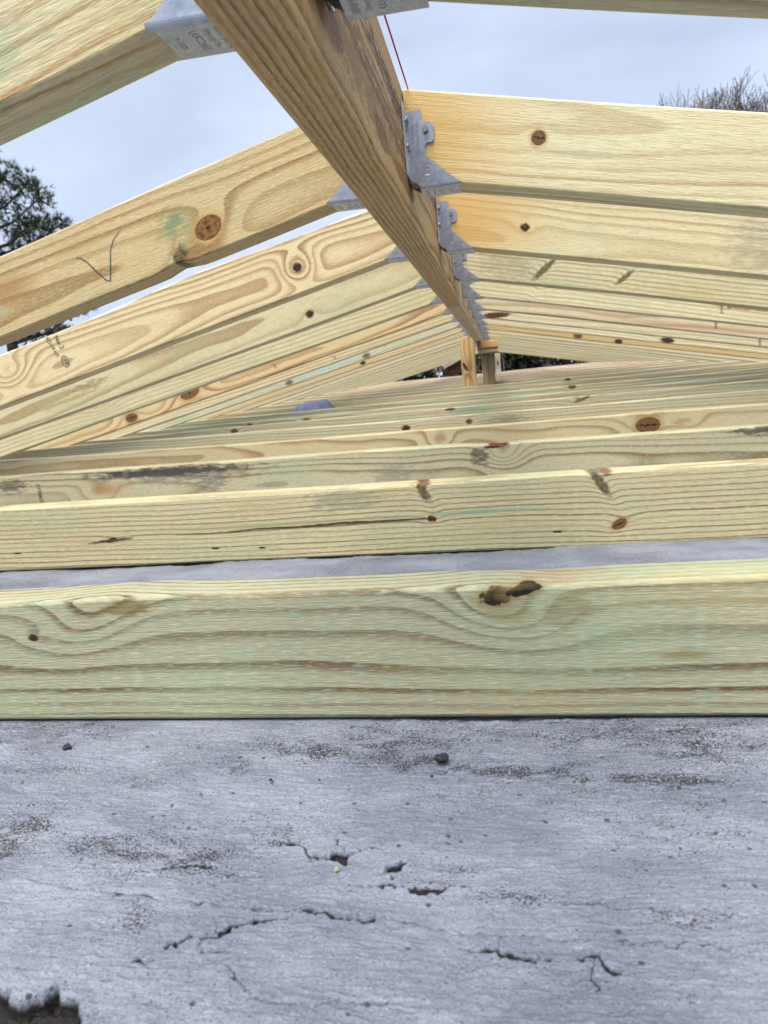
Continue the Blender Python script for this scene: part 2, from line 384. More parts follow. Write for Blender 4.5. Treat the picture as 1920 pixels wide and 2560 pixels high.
    ca = me.color_attributes.new('wear', 'FLOAT_COLOR', 'POINT')
    ca.data.foreach_set('color', np.stack([dark, crack, brown, np.ones_like(dark)], 1).ravel().astype(np.float32))
    g = G('worn_roof_coating'); x, y, zz = g.xyz(); a = g.attr('wear')
    p = g.vec(x, y * 1.7, zz)
    n1 = g.noise(p, 11., 5, .65); n2 = g.noise(p, 90., 3, .6); n3 = g.noise(p, 760., 3, .65)
    br = g.noise(g.vec(x * 55. + y * 16., y * 620., zz), 1., 3, .6)
    col = g.mix(n1.step(.36, .64), lin(116, 121, 133), lin(146, 150, 160))
    col = g.mix(n2.step(.42, .72) * .35, col, lin(130, 127, 130))
    col = g.mix(br.step(.45, .78) * .42, col, lin(172, 177, 188))
    col = g.mix(n3.step(.52, .74) * .7, col, lin(62, 67, 80))  # fine relief's shade and light put into the colour, here and below
    col = g.mix(n3.step(.44, .28) * .38, col, lin(204, 211, 225))
    gr = g.noise(g.vec(x, y * 1.7, zz), 820., 2, .6); gr2 = g.noise(g.vec(x, y * 2.2, zz), 300., 4, .65)
    th = .635 - a[0] * .17
    sp = (gr * .78 + gr2 * .22 - th).step(-.01, .03)
    col = g.mix(a[0].step(.15, 1.) * .08, col, g.mix(a[2], lin(86, 88, 98), lin(112, 104, 94)))
    spc = g.mix(a[2], lin(26, 26, 30), lin(70, 60, 50))
    col = g.mix(sp * .95, col, spc)
    vd = g.voro(g.vec(x, y * 1.2, zz), 170.); vr = g.voro(g.vec(x, y * 1.2, zz), 170., 'Color')
    ks = g.t.nodes.new('ShaderNodeSeparateColor'); g.t.links.new(vr.s, ks.inputs[0])
    spot = vd.step(.26, .18) * S(g, ks.outputs[0]).step(.90, .92)
    col = g.mix(spot * .85, col, lin(58, 56, 58))
    hole = g.mix(gr.step(.3, .7), lin(10, 8, 8), lin(34, 26, 20))
    col = g.mix(a[1].step(.2, .6), col, hole)
    g.bump(n3 * .5 + br * .9 + gr2 * .6, 1., .0016)
    g.set(col, n3.step(.35, .65, .45, .75), 0., .5)
    me.materials.append(g.mat)
    o = bpy.data.objects.new('roof_deck', me); C.objects.link(o); tag(o, 'flat roof with worn cracked grey coating', None, None, 'structure')
    return o
build_deck()

def big_plane(name, z, size, mat):
    o = mesh_obj(name, [(-size, -size, z), (size, -size, z), (size, size, z), (-size, size, z)], [(0, 1, 2, 3)], mat)
    return tag(o, None, None, None, 'structure')
gg = G('grass_ground'); gx, gy, gz = gg.xyz(); gn = gg.noise(gg.vec(gx, gy, gz), .6, 6, .6)
big_plane('ground', -3.4, 500, gg.set(gg.mix(gn.step(.3, .7), (.045, .06, .02, 1), (.11, .10, .05, 1)), .95))
mwall = flat_mat('stucco_wall', (.42, .40, .36, 1), .9, 0, .08, 8)
mb = MB()                                   # walls of the building below the deck
mb.box((-3.15, -1.4, -3.4), (-2.9, 9.5, ZG - .03)); mb.box((3.1, -1.4, -3.4), (3.35, 9.5, ZG - .03)); mb.box((-2.9, 9.25, -3.4), (3.1, 9.5, ZG - .03)); mb.box((-2.9, -1.4, -3.4), (3.1, -1.15, ZG - .03))
tag(mb.build('building_wall', mwall), None, None, None, 'structure')

# ------------------------------------------------------------------ boards
def board(name, x0, x1, mat, h=H2, th=TH, cut0=0., cut1=0., seed=0, wob=.0012, crook=None, nseg=28, rad=.003):
    """rounded-edge timber; front face at y=0, height centred on z=0; cut = slope of the plumb end cuts"""
    rs = random.Random(seed * 13 + 5); ph = [rs.random() * 6.28 for _ in range(6)]
    prof = []
    for cy, cz, a0 in ((rad, -h / 2 + rad, 180), (th - rad, -h / 2 + rad, 270), (th - rad, h / 2 - rad, 0), (rad, h / 2 - rad, 90)):
        for k in range(3):
            t = math.radians(a0 + 45 * k); prof.append((cy + rad * math.cos(t), cz + rad * math.sin(t)))
    n = len(prof); vs = []; fs = []
    for i in range(nseg + 1):
        t = i / nseg; xc = x0 + (x1 - x0) * t
        up = wob * math.sin(xc * 3.1 + ph[0]) + wob * .5 * math.sin(xc * 9.7 + ph[1]); dn = wob * math.sin(xc * 2.7 + ph[2]) + wob * .4 * math.sin(xc * 11 + ph[3]); fy = 0.
        cu, cd = crook(xc) if crook else (0, 0)
        for (py, pz) in prof:
            dz = (up + cu) if pz > 0 else (dn + cd)
            xx = xc - pz * (cut0 * (1 - t) + cut1 * t) if (i == 0 or i == nseg) else xc
            if i == 0: xx = x0 - pz * cut0
            elif i == nseg: xx = x1 - pz * cut1
            vs.append((xx, py + fy, pz + dz))
    for i in range(nseg):
        for k in range(n):
            k2 = (k + 1) % n; fs.append((i * n + k, i * n + k2, (i + 1) * n + k2, (i + 1) * n + k))
    fs.append(tuple(range(n - 1, -1, -1))); fs.append(tuple(range(nseg * n, (nseg + 1) * n)))
    o = mesh_obj(name, vs, fs, mat)
    for j, p in enumerate(o.data.polygons): p.use_smooth = len(p.vertices) == 4 and (j % n) % 3 != 2
    return o

ink = flat_mat('stamp_ink', (.10, .085, .075, 1), .8, 0, .4, 500)
graphite = flat_mat('pencil_graphite', (.075, .07, .065, 1), .55, 0, .3, 300)
splitm = flat_mat('dark_split_wood', (.10, .045, .022, 1), .9, 0, .5, 400)

def text_mesh(body, size):
    cu = bpy.data.curves.new('lettering', 'FONT'); cu.body = body; cu.size = size; cu.align_x = 'CENTER'; cu.align_y = 'CENTER'; cu.resolution_u = 2
    o = bpy.data.objects.new('lettering', cu); C.objects.link(o)
    dg = bpy.context.evaluated_depsgraph_get(); me = bpy.data.meshes.new_from_object(o.evaluated_get(dg))
    bpy.data.objects.remove(o); bpy.data.curves.remove(cu)
    return me
def put_text(name, body, size, mat, parent, origin, ex, ey):
    me = text_mesh(body, size); me.materials.clear(); me.materials.append(mat)
    ex = Vector(ex).normalized(); ey = Vector(ey).normalized(); ez = ex.cross(ey)
    o = bpy.data.objects.new(name, me); C.objects.link(o); o.parent = parent
    M = Matrix.Identity(4)
    for i in range(3): M[i][0], M[i][1], M[i][2], M[i][3] = ex[i], ey[i], ez[i], origin[i]
    o.matrix_local = M
    return o
def ribbon(name, pts, widths, mat, parent, y=-.0006, seed=1):
    rs = random.Random(seed); vs = []; fs = []
    fine = []
    for i in range(len(pts) - 1):
        for k in range(6):
            t = k / 6; fine.append((pts[i][0] * (1 - t) + pts[i + 1][0] * t, pts[i][1] * (1 - t) + pts[i + 1][1] * t, widths[i] * (1 - t) + widths[i + 1] * t))
    fine.append((pts[-1][0], pts[-1][1], widths[-1]))
    for i, (px, pz, w) in enumerate(fine):
        a = fine[max(i - 1, 0)]; b = fine[min(i + 1, len(fine) - 1)]; dx, dz = b[0] - a[0], b[1] - a[1]; L = math.hypot(dx, dz) + 1e-9
        j = w * .35 * (rs.random() - .5)
        w1 = w * (.7 + .6 * rs.random())
        for sgn in (-1, 1): vs.append((px - dz / L * (w1 * sgn / 2 + j), y, pz + dx / L * (w1 * sgn / 2 + j)))
    for i in range(len(fine) - 1): fs.append((2 * i, 2 * i + 2, 2 * i + 3, 2 * i + 1))
    return mesh_obj(name, vs, fs, mat, parent)

BLK = lin(52, 50, 54); GOLD = lin(222, 168, 80); GRN = lin(128, 168, 138); RUST = lin(150, 92, 52); TAN = lin(176, 140, 92); DIRT = lin(110, 92, 70)
# --- ceiling joists
JM = {
 1: dict(seed=1, early=lin(192, 188, 146), late=lin(122, 92, 50), ring=.0060, wander=.004, taper=.004, calm=.6, phase=.35, flat=(.004, 38., 20000., -130.), green=.9, grit=.08, ringk=1., sharp=.75, bright=.76,
        knots=[(-.007, .0385, .011, .0062, .25, .004, 'pocket', 2.0), (.010, .0425, .012, .0045, .30, .0, 'pocket', 2.0), (-.004, .026, .020, .013, -.25, .013, 'none', 1.5), (-.285, .032, .022, .014, .35, .013, 'none', 1.5), (-.330, .019, .004, .0025, 0, .003, 'dark')],
        stains=[(-.255, .038, .028, .008, lin(122, 108, 62), .75, .5), (.102, -.003, .022, .004, lin(140, 118, 72), .75), (.0, .028, .026, .013, lin(146, 126, 78), .45, .2, -.3), (.035, .028, .02, .012, lin(140, 118, 74), .5, .5, .5), (.03, .048, .045, .008, lin(176, 132, 88), .4, .35)]),
 2: dict(seed=2, early=lin(204, 190, 140), late=lin(124, 94, 52), pith=(.02, -.17), ring=.0068, wander=.010, taper=.003, green=.6, sharp=.9, ringk=.95,
        knots=[(-.089, 0, .006, .004, 0, .004, 'bark'), (-.097, .034, .015, .0055, -1.1, .005, 'green', 1.6), (.113, .033, .020, .0055, -1.0, .006, 'green', 1.6), (.134, -.018, .009, .0055, .5, .005, 'sound', 1.8), (-.523, -.007, .008, .003, .2, .003, 'dark'),
               (-.377, -.025, .006, .0013, 0, 0, 'dark'), (-.313, -.027, .005, .0012, 0, 0, 'dark'), (.062, -.024, .006, .0013, 0, 0, 'dark'), (-.667, -.019, .006, .0013, 0, 0, 'dark')],
        stains=[(-.25, .002, .25, .006, lin(150, 160, 112), .5), (-.03, .006, .09, .004, GRN, .6), (.12, .044, .012, .006, lin(110, 44, 24), .8, .3), (-.097, .044, .010, .005, lin(120, 54, 26), .8, .3), (-.20, .03, .06, .02, lin(130, 128, 110), .5, .6)]),
 3: dict(seed=3, early=lin(196, 184, 140), late=lin(136, 98, 56), pith=(.045, -.004), ring=.0065, wander=.008, green=.7, sharp=.7,
        knots=[(.004, .024, .018, .014, 0, .022, 'none', 1.7), (-.008, .041, .022, .004, .1, .003, 'bark', 1.2), (-.80, .0, .02, .014, 0, .012, 'none', 1.7)],
        stains=[(-.040, .024, .022, .024, lin(74, 68, 54), .75, .5), (-.65, .033, .23, .013, BLK, .95, .32), (-.60, .026, .20, .02, lin(96, 92, 84), .5, .6), (-.99, .024, .05, .018, lin(78, 70, 60), .7, .5), (-.557, .004, .04, .022, lin(108, 108, 100), .6, .7), (-.78, .006, .03, .014, lin(186, 132, 76), .7), (.44, .036, .07, .010, BLK, .8, .5), (-.20, .0, .05, .03, lin(120, 118, 104), .45, .7)]),
 4: dict(seed=4, early=lin(210, 188, 136), late=lin(164, 122, 68), pith=(.055, .01), ring=.008, wander=.010, green=.5,
        knots=[(.338, .018, .026, .017, 0, .014, 'sound', 1.9), (-.145, .018, .016, .012, 0, .016, 'none', 1.8), (.43, .02, .02, .012, 0, .012, 'none', 1.6)], stains=[(.41, .02, .03, .012, lin(160, 122, 76), .5, .4)]),
 5: dict(seed=5, early=lin(204, 192, 146), late=lin(160, 124, 76), pith=(.03, -.06), ring=.009, green=.6,
        knots=[(-.282, .019, .014, .009, 0, .008, 'dark'), (-.09, .024, .009, .007, 0, .008, 'sound')], stains=[(.02, .02, .08, .02, lin(130, 118, 96), .5, .6)]),
 6: dict(seed=6, early=lin(200, 186, 140), late=lin(150, 116, 74), pith=(.05, -.02), ring=.009, green=.9, knots=[(-.173, .04, .02, .005, 0, .006, 'bark'), (.29, .034, .03, .006, .3, .008, 'green'), (-1.0, .03, .014, .009, 0, .01, 'sound')], stains=[(-.1, .03, .1, .02, GRN, .5, .5)]),
}
JDZ = {1: (0., 0.), 2: (-.0008, -.003), 3: (-.0028, -.004), 4: (-.003, -.002), 5: (0., .002), 6: (.004, .009), 7: (.004, .010)}
ORD = ['nearest', 'second', 'third', 'fourth', 'fifth', 'sixth', 'seventh', 'eighth', 'ninth', 'tenth', 'eleventh', 'twelfth']
JLAB = {1: 'thick greenish two-by-four joist nearest the camera, with a bark pocket on its top edge', 2: 'straight-grained joist second from the camera with a long brown split along its face',
 3: 'joist third from the camera with black scuffs and an inked number on its face', 4: 'joist fourth from the camera with one big dark round knot at the right',
 5: 'joist fifth from the camera with a small black-and-white knot near the middle', 6: 'joist sixth from the camera with greenish stains along its face', 7: 'joist seventh from the camera, thin strip below the post bases'}
joists = {}
for i in range(1, 22):
    D = D1 + (i - 1) * SJ
    dz, sl = JDZ.get(i, (0., .010))
    if i in JM: mt = wood('joist_pine_%d' % i, **JM[i])
    elif i <= 12:
        q = random.Random(i * 7); mt = wood('joist_pine_%d' % i, seed=i, early=lin(200 + q.randint(-6, 10), 184 + q.randint(-8, 8), 140 + q.randint(-8, 8)), late=lin(150 + q.randint(-10, 14), 112 + q.randint(-6, 12), 72), pith=(q.uniform(-.03, .06), q.uniform(-.08, .08)), ring=.010, green=q.uniform(.2, .9),
                                             knots=[(q.uniform(-1.2, 1.2), q.uniform(-.01, .04), .016, .009, 0, .008, 'sound') for _ in range(2)], stains=[(q.uniform(-1, 1), .02, .2, .03, lin(150, 124, 90), .4, .5)])
    x0, x1 = -1.9, 2.1
    wnear = None
    if i == 1: wnear = lambda x: (.0016 * math.exp(-((x + .25) / .05) ** 2) - .0015 * math.exp(-((x - .02) / .03) ** 2), 0)
    if i == 3: wnear = lambda x: (-.004 * math.exp(-((x + .008) / .03) ** 2), 0)
    o = board('ceiling_joist', x0, x1, mt, seed=i, wob=.0007 if i < 3 else .0016, crook=wnear, nseg=120 if i in (1, 3) else 28)
    o.location = (0, D, -T_J - H2 / 2 + dz + rise(D)); o.rotation_euler = (0, -sl, 0)
    if i in JLAB: tag(o, JLAB[i], 'joist', 'ceiling joists')
    elif i <= 9: tag(o, '%s ceiling joist counted from the camera, partly behind nearer joists' % ORD[i - 1], 'joist', 'ceiling joists')
    else: tag(o, 'thin far ceiling joist in the blurred stack of wood around the posts', 'joist', 'far ceiling joists')
    joists[i] = o
ribbon('split', [(-.43, -.0035), (-.36, -.004), (-.31, -.001), (-.25, -.0015), (-.20, .0005), (-.15, .0005), (-.10, .001), (-.085, 0)], [.0004, .001, .0018, .0024, .0024, .0020, .0016, .0008], splitm, joists[2])
ribbon('split', [(-.56, -.010), (-.535, -.008), (-.515, -.007), (-.49, -.005)], [.0004, .003, .003, .0004], splitm, joists[2], seed=3)
put_text('grade_stamp', '0198627', .0125, ink, joists[3], (-.929, -.0007, .004), (.05, 0, -1), (1, 0, .05))

# --- ridge boards (run along Y)
ridge_specs = [(-.35, 1.862, dict(seed=31, early=lin(212, 172, 114), late=lin(118, 76, 38), pith=(-.075, -.03), ring=.0050, wander=.006, taper=.001, ringk=.9, green=.12, grit=.09, weather=.22, sharp=.2,
                knots=[(.92, .035, .012, .007, .3, .006, 'dark')], stains=[(.9, .03, .5, .016, lin(70, 56, 58), .85, .55), (.5, -.02, .5, .03, lin(122, 86, 56), .5, .7), (.55, -.06, .012, .003, lin(92, 58, 34), .8, .4), (.7, .0, .4, .02, lin(106, 86, 80), .5, .7)])),
               (1.866, 4.34, dict(seed=32, early=lin(220, 186, 136), late=lin(164, 118, 74), pith=(-.07, -.03), ring=.007, green=.15, grit=.15, weather=.2)),
               (4.345, 9.0, dict(seed=33, early=lin(196, 168, 120), late=lin(150, 112, 70), pith=(.03, -.12), ring=.008, green=.15))]
RH = .134
rl = ['brown weathered ridge board nearest the camera, running away overhead to a butt joint', 'paler middle ridge board between the butt joint and the posts', 'far ridge board carrying on behind the posts']
for (ya, yb, kw), lab in zip(ridge_specs, rl):
    o = board('ridge_board', ya, yb, wood('ridge_pine_%d' % kw['seed'], **kw), h=RH, th=.038, seed=kw['seed'], wob=.0010, rad=.0035, nseg=60)
    o.rotation_euler = (0, 0, math.pi / 2); o.location = (XR + .019, 0, ZR + RH / 2)
    tag(o, lab, 'ridge board', 'ridge boards')

# --- rafters
RM = {
 0: dict(seed=40, early=lin(204, 192, 146), late=lin(170, 132, 84), pith=(.06, .02), ring=.008, green=.5),
 1: dict(seed=41, early=lin(226, 212, 160), late=lin(196, 156, 98), pith=(.05, .03), ring=.008, wander=.006, green=.3, ringk=.7, knots=[(.14, .006, .0072, .0068, 0, .003, 'sound', 2.0)],
         stains=[(.0, .0, .13, .09, GOLD, .72), (.19, -.006, .06, .004, GRN, .25, .4)]),
 2: dict(seed=42, early=lin(224, 206, 152), late=lin(192, 148, 88), pith=(.055, -.02), ring=.007, wander=.008, green=.3, ringk=.75, knots=[(.144, -.005, .0075, .0065, 0, .006, 'dark', 2.4)], stains=[(.03, .0, .15, .09, GOLD, .7), (.50, 0, .05, .05, lin(150, 150, 130), .4, .8)]),
 3: dict(seed=43, early=lin(216, 202, 150), late=lin(180, 138, 84), pith=(.02, -.14), ring=.009, green=.7, knots=[(.203, -.010, .032, .007, .85, .008, 'green', 1.5), (.375, -.010, .024, .005, .8, .006, 'green', 1.4)], stains=[(.12, .0, .08, .05, lin(150, 140, 106), .45, .8)]),
 4: dict(seed=44, early=lin(226, 212, 160), late=lin(196, 156, 100), pith=(.02, -.15), ring=.011, green=.5, knots=[(.21, -.016, .02, .006, .9, .006, 'none', 1.5)], stains=[(.80, -.004, .16, .005, lin(136, 92, 44), .8, .3)]),
 5: dict(seed=45, early=lin(216, 196, 152), late=lin(190, 142, 96), pith=(.05, 0), ring=.012, green=.3, stains=[(.7, -.03, .3, .012, lin(196, 150, 112), .6)]),
 6: dict(seed=46, early=lin(218, 204, 158), late=lin(190, 146, 92), pith=(.05, .02), ring=.012, green=.4, knots=[(.10, -.030, .055, .011, .16, .004, 'bark', 1.2)]),
 7: dict(seed=47, early=lin(228, 214, 164), late=lin(200, 160, 104), pith=(.02, -.1), ring=.012, green=.4, knots=[(.85, -.03, .03, .012, 0, .01, 'dark')]),
 8: dict(seed=48, early=lin(206, 172, 104), late=lin(178, 130, 66), pith=(.02, -.1), ring=.012, green=.2, knots=[(.51, -.03, .02, .012, 0, .01, 'sound'), (.71, -.036, .02, .012, 0, .01, 'dark')]),
}
LM = {
 0: dict(seed=50, early=lin(214, 198, 148), late=lin(184, 138, 80), pith=(.05, .02), ring=.007, wander=.010, green=.75, stains=[(-.17, -.02, .06, .02, GRN, .35, .5)]),
 1: dict(seed=51, early=lin(206, 178, 120), late=lin(168, 122, 64), pith=(.05, -.02), ring=.0075, wander=.005, taper=.016, green=.25,
         knots=[(-.208, -.017, .0175, .0125, .25, .015, 'pith', 2.0), (-.252, -.034, .012, .009, .9, .004, 'green', 1.2)],
         stains=[(-.240, -.004, .040, .030, lin(168, 160, 104), .6, .5), (-.246, .004, .018, .020, lin(118, 150, 112), .75, .7), (-.238, -.036, .022, .010, lin(150, 112, 62), .7, .5), (-.48, .005, .05, .018, lin(172, 124, 68), .7), (-.497, -.016, .006, .010, lin(172, 180, 140), .8), (-.37, .02, .05, .01, lin(180, 140, 84), .4)]),
 2: dict(seed=52, early=lin(230, 206, 152), late=lin(186, 134, 74), pith=(.052, -.008), ring=.0058, wander=.008, taper=.022, green=.15, ringk=.95, sharp=.1,
         knots=[(-.216, -.002, .0085, .0085, 0, .026, 'dark', 3.2), (-.819, .006, .02, .014, 0, .024, 'none', 2.2)]),
 3: dict(seed=53, early=lin(214, 198, 146), late=lin(180, 138, 84), pith=(.065, .0), ring=.010, green=.55, knots=[(-.316, -.019, .010, .009, 0, .006, 'dark')],
         stains=[(-.914, .004, .07, .014, lin(124, 84, 48), .55, .8), (-1.0, -.012, .16, .006, lin(176, 138, 86), .6, .3)]),
 4: dict(seed=54, early=lin(216, 200, 148), late=lin(182, 140, 86), pith=(.03, -.07), ring=.011, green=.55, knots=[(-1.149, .0, .02, .012, 0, .014, 'none'), (-.05, .01, .009, .008, 0, .006, 'dark')]),
 5: dict(seed=55, early=lin(220, 188, 128), late=lin(182, 124, 66), pith=(.052, -.006), ring=.009, ringk=.95, green=.2, knots=[(-1.292, -.022, .024, .015, 0, .014, 'sound'), (-1.035, -.008, .04, .02, .1, .02, 'pith')], stains=[]),
 6: dict(seed=56, early=lin(220, 200, 150), late=lin(186, 142, 90), pith=(.03, -.07), ring=.011, green=.4),
 7: dict(seed=57, early=lin(208, 202, 160), late=lin(170, 150, 106), pith=(.03, -.07), ring=.011, green=1., knots=[(-.5, -.03, .02, .012, 0, .01, 'green'), (-.9, -.03, .02, .012, 0, .01, 'green')], stains=[(-.7, -.02, .3, .02, lin(178, 204, 190), .7, .5)]),
 8: dict(seed=58, early=lin(216, 188, 130), late=lin(180, 130, 70), pith=(.03, -.07), ring=.011, green=.2, knots=[(-.6, -.03, .016, .010, 0, .01, 'dark')]),
}
aR, aL = math.atan(MR), math.atan(ML)
NR = 20
rafters = {}
far_m = [wood('far_rafter_pine_%d' % k, seed=70 + k, early=lin(*c), late=lin(184, 140, 88), pith=(.02, -.1), ring=.012, green=.4 + .3 * k, bright=1.06) for k, c in enumerate(((222, 206, 156), (214, 190, 138), (206, 198, 152)))]
RLAB = {('R', 0): 'shaded underside of the right rafter crossing the top right corner', ('R', 1): 'golden-ended right rafter below the bare trees with one round knot, nearest full one',
 ('R', 2): 'right rafter second below the bare trees, golden end and small dark knot', ('R', 3): 'right rafter third below the bare trees with slanted green-brown knots', ('R', 4): 'pale right rafter with a rust streak and inked grade stamp near the right edge', ('R', 8): 'yellowish thin right rafter with two dark round knots',
 ('R', 6): 'right rafter with a red-brown bark patch just beyond its hanger',
 ('L', 0): 'left rafter crossing the top left corner above the pine tree', ('L', 1): 'left rafter with a pencilled V and one large oval knot', ('L', 2): 'left rafter with bold wavy grain around a dark knot and an inked stamp',
 ('L', 3): 'left rafter with a scatter of worm specks, third of the full ones', ('L', 7): 'left rafter stained pale bluish green, seventh of the full ones', ('L', 5): 'orange-grained left rafter with two brown knots near the joists'}
for side in ('R', 'L'):
    for i in range(0, NR + 1):
        Y = Y1 + (i - 1) * SR + (YL if side == 'L' else 0)
        M = (RM if side == 'R' else LM)
        mt = wood('rafter_pine_%s%d' % (side, i), bright=1.12, **M[i]) if i in M else far_m[(i * 2 + (side == 'L')) % 3]
        crook = None
        if side == 'R':
            x1 = 1.35 if i == 0 else 1.95
            o = board('roof_rafter', .0012, x1, mt, cut0=MR, seed=100 + i, crook=crook)
            o.location = (XR + .019, Y, ZB + H2 / 2 / math.cos(aR)); o.rotation_euler = (0, aR, 0)
        else:
            x0 = -1.25 if i <= 1 else -1.75
            if i == 2: crook = lambda x: (.005 * math.exp(-((x + .40) / .12) ** 2), 0)
            if i == 1: crook = lambda x: (.0025 * math.exp(-((x + .22) / .15) ** 2), .0045 * math.exp(-((x + .262) / .016) ** 2))
            o = board('roof_rafter', x0, -.0012, mt, cut1=-ML, seed=140 + i, crook=crook, nseg=110 if i == 1 else 40)
            o.location = (XR - .019, Y, ZB + H2 / 2 / math.cos(aL)); o.rotation_euler = (0, -aL, 0)
        rafters[(side, i)] = o
        sd_ = 'right' if side == 'R' else 'left'
        if (side, i) in RLAB: lab, gr = RLAB[(side, i)], 'rafters %s of the ridge' % sd_
        elif i <= 9: lab, gr = '%s full rafter from the camera on the %s of the ridge' % (ORD[i - 1], sd_), 'rafters %s of the ridge' % sd_
        else: lab, gr = 'far thin rafter in the blurred stack %s of the posts' % sd_, 'far rafters %s of the ridge' % sd_
        tag(o, lab, 'rafter', gr)
# pencilled V, grade stamps
ribbon('pencil_mark', [(-.378, .008), (-.372, .006), (-.366, -.001), (-.358, -.016), (-.350, -.029), (-.346, -.0305), (-.344, -.026), (-.338, -.012), (-.333, .000), (-.325, .010), (-.318, .0145), (-.311, .017)], [.0007, .0011, .0012, .0012, .0012, .0012, .0011, .0010, .0010, .0009, .0007, .0004], graphite, rafters[('L', 1)], seed=5)
def stamp(par, x, z, s=1., lines=('No.2', 'KD19', 'HT'), oval=True):
    ex, ey = (.18, 0, -1), (1, 0, .18)
    put_text('grade_stamp', lines[0], .013 * s, ink, par, (x + .008 * s, -.0007, z + .014 * s), ex, ey)
    put_text('grade_stamp', lines[1], .011 * s, ink, par, (x - .010 * s, -.0007, z + .018 * s), ex, ey)
    put_text('grade_stamp', lines[2], .010 * s, ink, par, (x - .006 * s, -.0007, z - .004 * s), ex, ey)
    if oval:
        mbb = MB(); n = 28
        ring = [(x + .006 * s + (.0075 * s) * math.cos(t), z - .022 * s + .011 * s * math.sin(t)) for t in [2 * math.pi * k / n for k in range(n)]]
        ins = [(x + .006 * s + (.0062 * s) * math.cos(t), z - .022 * s + .0097 * s * math.sin(t)) for t in [2 * math.pi * k / n for k in range(n)]]
        vs = [(a, -.0008, b) for a, b in ring] + [(a, -.0008, b) for a, b in ins]
        mbb.add(vs, [(k, (k + 1) % n, n + (k + 1) % n, n + k) for k in range(n)])
        mbb.build('grade_stamp_oval', ink, par)
        put_text('grade_stamp', 'SPIB', .0085 * s, ink, par, (x + .006 * s, -.0009, z - .022 * s), ex, ey)
stamp(rafters[('L', 2)], -.703, .012)
stamp(rafters[('R', 4)], .706, -.012, 1.15, ('SPIB', 'KD19', 'HT'), False)
put_text('grade_stamp', 'SPIB', .011, ink, rafters[('R', 5)], (.808, -.0009, -.018), (-.2, 0, 1), (-1, 0, -.2))
put_text('grade_stamp', 'SPIB', .014, ink, rafters[('R', 6)], (1.09, -.0009, -.026), (-.2, 0, 1), (-1, 0, -.2))
put_text('grade_stamp', 'HT', .014, ink, rafters[('L', 5)], (-.69, -.0009, -.02), (.2, 0, -1), (1, 0, .2))
put_text('grade_stamp', 'HT', .014, ink, rafters[('L', 6)], (-.56, -.0009, -.025), (.2, 0, -1), (1, 0, .2))

# ------------------------------------------------------------------ galvanized hangers
def metal(name, c0, c1, rough=.28):
    g = G(name); x, y, z = g.xyz(); p = g.vec(x, y, z)
    v = g.voro(p, 260., 'Color'); k = g.t.nodes.new('ShaderNodeSeparateColor'); g.t.links.new(v.s, k.inputs[0])
    n = g.noise(p, 70., 4, .6); n2 = g.noise(p, 600., 2, .5)
    col = g.mix(S(g, k.outputs[0]) * .5 + n * .5, c0, c1)
    col = g.mix(n.step(.58, .74) * .35, col, lin(120, 122, 126))
    g.bump(n2 * .5 + n * .5, .12, .0006)
    return g.set(col, n.step(.3, .7, rough - .08, rough + .12), .8)
galv = metal('galvanized_steel', (.38, .41, .45, 1), (.56, .59, .64, 1))
galv_edge = metal('bright_cut_steel', (.72, .73, .75, 1), (.85, .86, .88, 1), .3)
nailm = metal('nail_steel', (.22, .21, .20, 1), (.42, .41, .40, 1), .4)
embm = flat_mat('embossed_shade', (.38, .41, .445, 1), .4, .8, .2, 400)
SEATV = -.0120
PLATE = [(.0008, .0655), (.0186, .0668), (.0193, .0560), (.0215, .0545), (.0285, .0536), (.0305, .0520), (.0316, .0482), (.0304, .0360), (.0285, .0336), (.0227, .0333), (.0208, .0310), (.0211, .0206), (.0498, -.0052), (.0515, -.0066), (.0555, -.0088), (.0125, -.0088), (.0085, -.0050), (.0050, -.0035), (.0008, .0010)]
